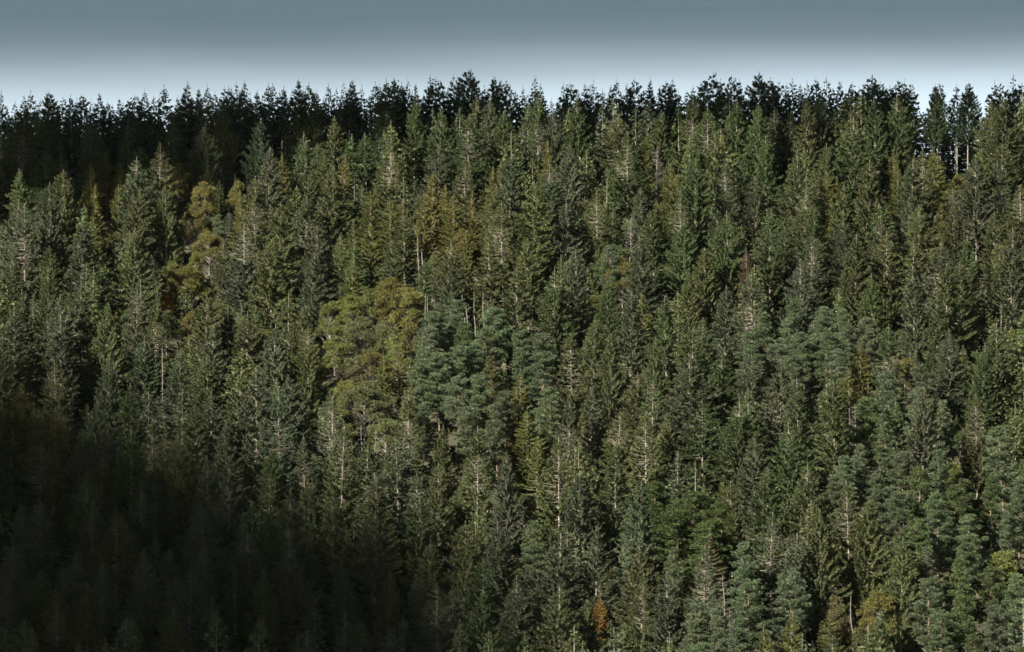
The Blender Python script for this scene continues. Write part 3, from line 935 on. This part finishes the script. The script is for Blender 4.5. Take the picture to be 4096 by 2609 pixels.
def occupy(x, y, d):
    grid.setdefault((int(x // 8), int(y // 8)), []).append((x, y, d))


for t in trees:
    occupy(t['x'], t['y'], {'dead': 2.5, 'broadleaf': 5.0}.get(t['kind'], 5.6))
mainland = len(trees)
for _ in range(26000):
    y = rng.uniform(1104, 1385)
    x = rng.uniform(-1, 1) * (0.0875 * y + 16)
    kind, h, tints = 'spruce', rng.uniform(17.5, 26.5), None
    g = float(ground(x, y))
    tpx, tpy = to_px(x, y, g + 20)
    for (cx, cy, rx, ry, k, share, hr, tn) in AREAS:
        q = ((tpx - cx) / rx) ** 2 + ((tpy - cy) / ry) ** 2
        if q < 1 and rng.random() < share:
            kind, h, tints = k, rng.uniform(*hr), tn
            break
    if kind == 'spruce':
        h *= 1.0 + 0.10 * np.clip((1240 - y) / 120, -1, 1)
        if y > 1340:
            h = rng.uniform(14, 16.5)
    d = {'spruce': 7.5, 'pine': 6.0, 'larch': 6.2, 'broadleaf': 6.6}[kind] * rng.uniform(0.9, 1.15)
    if near(x, y, d):
        continue
    tpx, tpy = to_px(x, y, g + h)
    # the clearing under the bare-stemmed spruces, and the sky gaps of the ridge
    if y > 1336 and tpy < 372:
        h -= (372 - tpy) / 17.5 + rng.uniform(0, 1.5)
    if 3560 < tpx < 3960 and y > 1300 and tpy < 560:
        if y > 1345:
            h = max(5.0, h - max(0.0, 480 - tpy) / 18.0)
        h = h if y > 1345 else max(6.0, h - (600 - tpy) / 18.5); kind = 'larch' if rng.random() < 0.5 and y < 1340 else kind
        tints = ['golden', 'yellow-green'] if kind == 'larch' else tints
    if h < 5:
        continue
    tpx, tpy = to_px(x, y, g + h)
    if any(abs(tpx - t['px']) < 55 and -40 < t['py'] - tpy < 150 and t['y'] > y and t['land'] for t in trees[:mainland]):
        continue                                   # keep the marked trees' tops in view
    n = len(VAR[kind]) if kind != 'spruce' else SKY_FIRST
    var = int(rng.integers(n))
    if kind == 'broadleaf' and var == 3:
        var = 0
    if kind == 'spruce' and y > 1338:
        var = SKY_FIRST + int(rng.integers(0, 5))
    if tints is None:
        tints = ['olive', 'olive', 'grey-green', 'grey-green', 'green'] if y < 1338 else ['dark green', 'green']
        if tpx > 2400 and y < 1338:
            tints = ['olive', 'olive', 'green', 'green', 'grey-green']
    occupy(x, y, d)
    trees.append(dict(kind=kind, x=x, y=y, h=h, var=var, tint=tints[int(rng.integers(len(tints)))], px=tpx, py=tpy, wide=rng.uniform(0.95, 1.28), land=None,
                      label=None, rot=rng.random() * 6.28, sky=False, seq=len(trees)))

# young trees in the gaps between the old ones
for step in range(15000):
    y = rng.uniform(1110, 1338)
    x = rng.uniform(-1, 1) * (0.0875 * y + 8)
    if near(x, y, rng.uniform(2.6, 3.4) if step < 9000 else rng.uniform(0.6, 1.4)):
        continue
    occupy(x, y, 3.4 if step < 9000 else 2.6)
    r = rng.random() if step < 9000 else rng.uniform(0.6, 1)
    kind = 'spruce' if r < 0.72 else 'larch' if r < 0.84 else 'broadleaf'
    h = (rng.uniform(6, 13) if step < 9000 else rng.uniform(4, 8)) if kind != 'broadleaf' else rng.uniform(5, 8)
    g = float(ground(x, y))
    var = int(rng.integers(SKY_FIRST if kind == 'spruce' else 3))
    tints = {'spruce': ['green', 'olive', 'grey-green'], 'larch': ['yellow-green', 'green'], 'broadleaf': ['olive', 'green', 'yellow-green']}[kind]
    tpx, tpy = to_px(x, y, g + h)
    trees.append(dict(kind=kind, x=x, y=y, h=h, var=var, tint=tints[int(rng.integers(len(tints)))], px=tpx, py=tpy, wide=rng.uniform(1.1, 1.4) if kind != 'broadleaf' else 1.0,
                      land=None, label=None, rot=rng.random() * 6.28, sky=False, seq=len(trees), young=True))

# ------------------------------------------------------------------ how much of each tree shows (a coarse painting of their outlines, far to near)
BW, BH = 1024, 652
idb = np.full((BH, BW), -1, np.int32)
for i in sorted(range(len(trees)), key=lambda k: -trees[k]['y']):
    t = trees[i]
    g = float(ground(t['x'], t['y']))
    t['z'] = g
    x1, y1 = to_px(t['x'], t['y'], g + t['h'])
    _, y0 = to_px(t['x'], t['y'], g)
    t['px'], t['py'] = float(x1), float(y1)
    wpx = (0.35 if t['kind'] == 'dead' else crown_r(t)) * 2048 / HALF / t['y'] / 4
    a, b = int(max(0, y1 / 4)), int(min(BH, y0 / 4))
    for r in range(a, b):
        f = max(0.0, (r - y1 / 4) / max(1, (y0 - y1) / 4))
        if t['kind'] in ('spruce', 'larch'):
            w = wpx * min(1, f * 1.1 + 0.05)
        else:
            w = wpx * min(1, math.sqrt(f * 2.2) + 0.05)
        c0, c1 = int(max(0, x1 / 4 - w)), int(min(BW, x1 / 4 + w + 1))
        if c1 > c0:
            idb[r, c0:c1] = i
cnt = np.bincount(idb[idb >= 0], minlength=len(trees))
for i, t in enumerate(trees):
    t['seen'] = int(cnt[i])
trees = [t for t in trees if not (t.get('young') and t['seen'] < 14)]
LIMIT = {'spruce': 296, 'pine': 280, 'larch': 280, 'broadleaf': 280, 'dead': 280}
for k in LIMIT:
    c = sorted([t for t in trees if t['kind'] == k], key=lambda t: -(t['seen'] + (400 if t['land'] else 0)))
    for j, t in enumerate(c):
        t['single'] = j < LIMIT[k] and t['seen'] >= (6 if k == 'dead' else 45)
print('TREES', {k: (sum(t['kind'] == k for t in trees), sum(t['kind'] == k and t['single'] for t in trees)) for k in LIMIT},
      'in view', sum(t['seen'] > 20 for t in trees))

# ------------------------------------------------------------------ ground
xs = np.concatenate([np.arange(-6000, -400, 400), np.arange(-400, -170, 30), np.arange(-170, 171, 5.0), np.arange(200, 401, 30), np.arange(800, 6001, 400)])
ysg = np.concatenate([np.arange(-2500, 0, 250), np.arange(0, 1040, 40), np.arange(1040, 1480, 5.0), np.arange(1480, 2000, 60), np.arange(2000, 8501, 500)])
GX, GY = np.meshgrid(xs, ysg)
GZ = ground(GX, GY)
V = np.stack([GX, GY, GZ], -1).reshape(-1, 3)
nx = len(xs)
ii = (np.arange(len(ysg) - 1)[:, None] * nx + np.arange(nx - 1)[None, :]).ravel()
gm = mesh_np('hillside', V, [np.stack([ii, ii + 1, ii + 1 + nx, ii + nx], 1)], [mat_ground()])
hill = bpy.data.objects.new('hillside', gm)
COL.objects.link(hill)
hill['kind'] = 'structure'
gm.shade_smooth()

# bracken and brush between the trunks
m = 100000
bx = rng.uniform(-150, 150, m); by = rng.uniform(1085, 1400, m)
lv = Leaves()
bz = ground(bx, by)
clus = np.sin(bx / 5.1 + 3 * np.sin(by / 11)) + np.sin(by / 4.3 + bx / 9)
hgt = np.clip(0.9 + 0.5 * clus, 0.5, 2)
P = np.stack([bx, by, bz + rng.random(m) * hgt * 1.3], 1)
D = unit(np.stack([rng.normal(0, 1, m), rng.normal(0, 1, m), rng.uniform(0.1, 1.2, m)], 1))
lv.add(P, D, rng.uniform(0.8, 1.7, m), rng.uniform(0.16, 0.4, m), roll=1.0, rg=rng)
BV, BF = lv.get()
bm_ = mesh_np('undergrowth', BV, [BF], [M_LEAF])
ug = bpy.data.objects.new('undergrowth', bm_)
ug['kind'] = 'stuff'; ug['label'] = 'low bracken and brush covering the ground between the trunks'
ug.color = (0.055, 0.06, 0.024, 1)
COL.objects.link(ug)

# ------------------------------------------------------------------ unseen clouds, added and shaped to keep the sun off parts of the hill
_ico = None


def ico():
    import bmesh
    b = bmesh.new(); bmesh.ops.create_icosphere(b, subdivisions=2, radius=1.0)
    b.verts.ensure_lookup_table()
    v = np.array([p.co[:] for p in b.verts]); f = np.array([[q.index for q in p.verts] for p in b.faces])
    b.free()
    return v, f


IV, IF = ico()
cm_ = bpy.data.materials.new('shade_cloud')
cm_.use_nodes = True
cm_.node_tree.nodes['Principled BSDF'].inputs['Base Color'].default_value = (0.8, 0.8, 0.8, 1)
cm_.node_tree.nodes['Principled BSDF'].inputs['Roughness'].default_value = 1.0


def inside(poly, x, y):
    c = False
    for (x0, y0), (x1, y1) in zip(poly, poly[1:] + poly[:1]):
        if (y0 > y) != (y1 > y) and x < (x1 - x0) * (y - y0) / (y1 - y0) + x0:
            c = not c
    return c


def edge_dist(poly, x, y):
    best = 1e9
    for (x0, y0), (x1, y1) in zip(poly, poly[1:] + poly[:1]):
        dx, dy = x1 - x0, y1 - y0
        s = min(1, max(0, ((x - x0) * dx + (y - y0) * dy) / (dx * dx + dy * dy)))
        best = min(best, math.hypot(x - x0 - s * dx, y - y0 - s * dy))
    return best


def make_shade_cloud(poly, lift, dist, n, seed, rmax=60):
    """poly: the ground (x, y) that lies in its shade; the cloud floats dist metres up the sun's direction"""
    rg = np.random.default_rng(seed)
    px_ = [p[0] for p in poly]; py_ = [p[1] for p in poly]
    VV, FF, k, tries = [], [], 0, 0
    while k < n and tries < 60000:
        tries += 1
        x = rg.uniform(min(px_), max(px_)); y = rg.uniform(min(py_), max(py_))
        if not inside(poly, x, y):
            continue
        e_ = edge_dist(poly, x, y)
        if e_ < 3.0:
            continue
        r = min(rmax, e_ * rg.uniform(0.75, 1.0))
        if r < 14 and rg.random() < 0.25:
            continue
        c = np.array([x, y, float(ground(x, y)) + lift]) + S * (dist + rg.uniform(-0.35, 0.35) * r)
        v = IV * r * (1 + 0.07 * rg.normal(0, 1, (len(IV), 1)))
        VV.append(v * np.array([1, 1, 0.85]) + c); FF.append(IF + k * len(IV)); k += 1
    me = mesh_np('shade_cloud', np.concatenate(VV), [np.concatenate(FF)], [cm_])
    me.shade_smooth()
    o = bpy.data.objects.new('shade_cloud', me)
    o['kind'] = 'stuff'
    COL.objects.link(o)


SHADE_LOW = [(-500, 1150), (0, 1230), (420, 1420), (760, 1580), (1060, 1680), (1300, 1800), (1550, 1960), (1770, 2150), (1920, 2350), (2000, 2560)]
SHADE_CLOUD_LOW = [(-330, 1000), (-330, 1210)] + [place_top(px, py, 24) for px, py in SHADE_LOW] + [(-4, 1090), (0, 1000)]
SHADE_RIDGE = [(-500, 700), (0, 700), (440, 665), (720, 690), (815, 610), (900, 520), (1000, 470), (1250, 425), (1480, 390)]
SHADE_CLOUD_RIDGE = [(-420, 1270)] + [place_top(px, py, 21) for px, py in SHADE_RIDGE] + [(0, 1350), (40, 1353), (60, 1355), (130, 1356), (260, 1356), (420, 1640), (-300, 1700)]
make_shade_cloud(SHADE_CLOUD_LOW, 16, 4200, 520, 3)  # added out of view to darken the lower left slope
make_shade_cloud(SHADE_CLOUD_RIDGE, 14, 1300, 560, 4)  # added out of view to darken the ridge and its left shoulder

# ------------------------------------------------------------------ labels
NOUN = {'spruce': 'spruce', 'pine': 'pine', 'larch': 'larch', 'broadleaf': 'broadleaf tree', 'dead': 'dead tree'}
ORD = ['', 'second ', 'third ', 'fourth ', 'fifth ', 'sixth ', 'seventh ', 'eighth ', 'ninth ', 'tenth ', 'eleventh ', 'twelfth ', 'thirteenth ', 'fourteenth ']
FORMW = {'pale-trunked': 'pale-trunked', 'thin-topped': 'thin-topped', 'dense': 'dense', 'slim': 'slim', 'broad': 'broad', 'ragged': 'ragged', 'blunt': 'blunt-topped', 'drooping': 'drooping',
         'tiered': 'tiered', 'spired': 'spired', 'bushy-topped': 'bushy-topped', 'bare-stemmed': 'bare-stemmed'}
singles = [t for t in trees if t['single']]
lands = [t for t in singles if t['land']]


def side_of(t, a):
    dx, dy = t['px'] - a['px'], t['py'] - a['py']
    if abs(dx) > 2.2 * abs(dy):
        return 'right of' if dx > 0 else 'left of'
    if abs(dy) > 2.2 * abs(dx):
        return 'below' if dy > 0 else 'above'
    return 'to the ' + ('lower-' if dy > 0 else 'upper-') + ('right of' if dx > 0 else 'left of')


groups = {}
for t in singles:
    form = VAR[t['kind']][t['var']]['form']
    look = {'dead': f'grey {form}'}.get(t['kind'], f"{'young ' if t.get('young') else ''}{t['tint']} {form}")
    if t['land']:
        t['label'] = {'spruce': '', 'pine': '', 'larch': '', 'broadleaf': '', 'dead': ''}[t['kind']] + t['land'] + ' on the forested hillside'
        if t['sky']:
            t['label'] = t['land'] + ' dark against the sky'
        continue
    pool = [a for a in lands if a['sky'] == t['sky']]
    a = min(pool, key=lambda q: math.hypot(q['px'] - t['px'], (q['py'] - t['py'])))
    noun = ('skyline ' if t['sky'] else '') + NOUN[t['kind']]
    s = side_of(t, a) if not t['sky'] else ('right of' if t['px'] > a['px'] else 'left of')
    groups.setdefault((look if not t['sky'] else '', noun, s, a['land']), []).append((math.hypot(a['px'] - t['px'], a['py'] - t['py']), t, look))
for (lk, noun, s, land), mem in groups.items():
    mem.sort(key=lambda q: q[0])
    for j, (_, t, look) in enumerate(mem):
        w = f'{ORD[j]}{lk + " " if lk else "dark "}{noun} {s} the {land}'
        if j == 0:
            w = ('nearest ' if len(mem) > 1 else '') + w
        t['label'] = w
        if len(w.split()) > 16:
            t['label'] = w.replace(f" {VAR[t['kind']][t['var']]['form']} ", ' ', 1)
used = {}
for t in singles:
    used[t['label']] = used.get(t['label'], 0) + 1
print('LABELS repeated', [k for k, v in used.items() if v > 1][:5], 'longest', max(len(k.split()) for k in used))

# ------------------------------------------------------------------ the single trees: an empty at the foot > trunk, crown
GROUP = {'spruce': 'spruces on the hillside', 'pine': 'pines on the hillside', 'larch': 'larches on the hillside',
         'broadleaf': 'broadleaf trees on the hillside', 'dead': 'dead trees on the hillside'}
NAME = {'spruce': 'spruce_tree', 'pine': 'pine_tree', 'larch': 'larch_tree', 'broadleaf': 'broadleaf_tree', 'dead': 'dead_tree'}


def tint_of(t, rg=np.random.default_rng(77)):
    c = np.array(TINT[t['tint']]) * np.array([0.97, 1.0, 1.08]) * rg.uniform(0.98, 1.32)
    return np.clip(c * (1 + rg.normal(0, 0.028, 3)), 0.005, 0.6)


for t in singles:
    v = VAR[t['kind']][t['var']]
    o = bpy.data.objects.new(NAME[t['kind']], None)
    o.empty_display_size = 0.5
    k = t['h'] / v['nominal']
    o.location = (t['x'], t['y'], t['z'] - 0.25)
    o.rotation_euler = (rng.normal(0, 0.02), rng.normal(0, 0.02), t['rot'])
    w = k * t['wide']
    o.scale = (w, w, k)
    o['label'] = t['label']; o['category'] = 'tree'; o['group'] = GROUP[t['kind']]
    COL.objects.link(o)
    tr = bpy.data.objects.new('trunk', v['trunk']); tr.parent = o
    COL.objects.link(tr)
    if v['crown']:
        c = bpy.data.objects.new('crown', v['crown']); c.parent = o
        c.color = (*tint_of(t), 1)
        COL.objects.link(c)

# the remaining trees, mostly hidden between those or beyond the frame: one mass
VV, FF, TT, MI, n0 = [], [], [], [], 0
for t in trees:
    if t['single']:
        continue
    v = VAR[t['kind']][t['var']]
    k = t['h'] / v['nominal']
    ca, sa = math.cos(t['rot']), math.sin(t['rot'])
    Rm = np.array([[ca, -sa, 0], [sa, ca, 0], [0, 0, 1]])
    sv = np.array([k * t['wide'], k * t['wide'], k])
    off = np.array([t['x'], t['y'], t['z'] - 0.25])
    w, f = v['wood']
    f = f[:78 + (90 if t['seen'] > 130 else 0)]
    VV.append((w * sv) @ Rm.T + off); FF.append(f + n0); MI.append(np.ones(len(f), int)); n0 += len(w)
    TT.append(np.zeros((len(w), 3)))
    if v['Q'] is None:
        continue
    keep = 0.085 if t['seen'] > 130 else 0.05 if t['seen'] > 30 or (t['sky'] and t['seen'] > 6) else 0.01
    Q = v['Q'][rng.random(len(v['Q'])) < keep]
    c = Q.mean(1, keepdims=True)
    half = (Q[:, 1] - Q[:, 3]) / 2 * {0.085: 3.5, 0.05: 4.6, 0.01: 8.0}[keep]      # fewer sprays, each of them broader
    Q = c + (Q - c) * 1.25
    m_ = (Q[:, 1] + Q[:, 3]) / 2
    Q[:, 1] = m_ + half; Q[:, 3] = m_ - half
    Q = Q.reshape(-1, 3)
    VV.append((Q * sv) @ Rm.T + off)
    FF.append(np.arange(len(Q)).reshape(-1, 4) + n0); MI.append(np.zeros(len(Q) // 4, int)); n0 += len(Q)
    TT.append(np.tile(tint_of(t), (len(Q), 1)))
me = mesh_np('background_trees', np.concatenate(VV), [np.concatenate(FF)], [M_MASS, M_BARK], np.concatenate(MI))
tt = np.concatenate(TT)
at_ = me.attributes.new('tint', 'FLOAT_COLOR', 'POINT')
at_.data.foreach_set('color', np.concatenate([tt, np.ones((len(tt), 1))], 1).astype(np.float32).ravel())
o = bpy.data.objects.new('background_trees', me)
o['kind'] = 'stuff'; o['label'] = 'mass of further spruces half hidden between the nearer trees'
COL.objects.link(o)
print('TRIS mass', len(me.polygons) * 2, 'variants', sum(len(v['trunk'].polygons) * 2 + (len(v['crown'].polygons) * 2 if v['crown'] else 0) for k in VAR for v in VAR[k]))

# ------------------------------------------------------------------ the thin air between here and the hill
lo = float(GZ.min()) - 1.0
hi = max(float(GZ.max()), max(t['z'] + t['h'] for t in trees)) + 4.0
bx0, bx1, by0, by1 = -6100.0, 6100.0, -2600.0, 8600.0
HV = np.array([[x, y, z] for z in (lo, hi) for x, y in ((bx0, by0), (bx1, by0), (bx1, by1), (bx0, by1))])
HF = np.array([[3, 2, 1, 0], [4, 5, 6, 7], [0, 1, 5, 4], [1, 2, 6, 5], [2, 3, 7, 6], [3, 0, 4, 7]])
air = bpy.data.materials.new('haze')
air.use_nodes = True
air.node_tree.nodes.clear()
ao = air.node_tree.nodes.new('ShaderNodeOutputMaterial')
av = air.node_tree.nodes.new('ShaderNodeVolumePrincipled')
av.inputs['Color'].default_value = (0.72, 0.85, 1.0, 1)
av.inputs['Density'].default_value = 0.0000019
air.node_tree.links.new(av.outputs[0], ao.inputs['Volume'])
hz_o = bpy.data.objects.new('haze', mesh_np('haze', HV, [HF], [air]))
hz_o['kind'] = 'stuff'
COL.objects.link(hz_o)
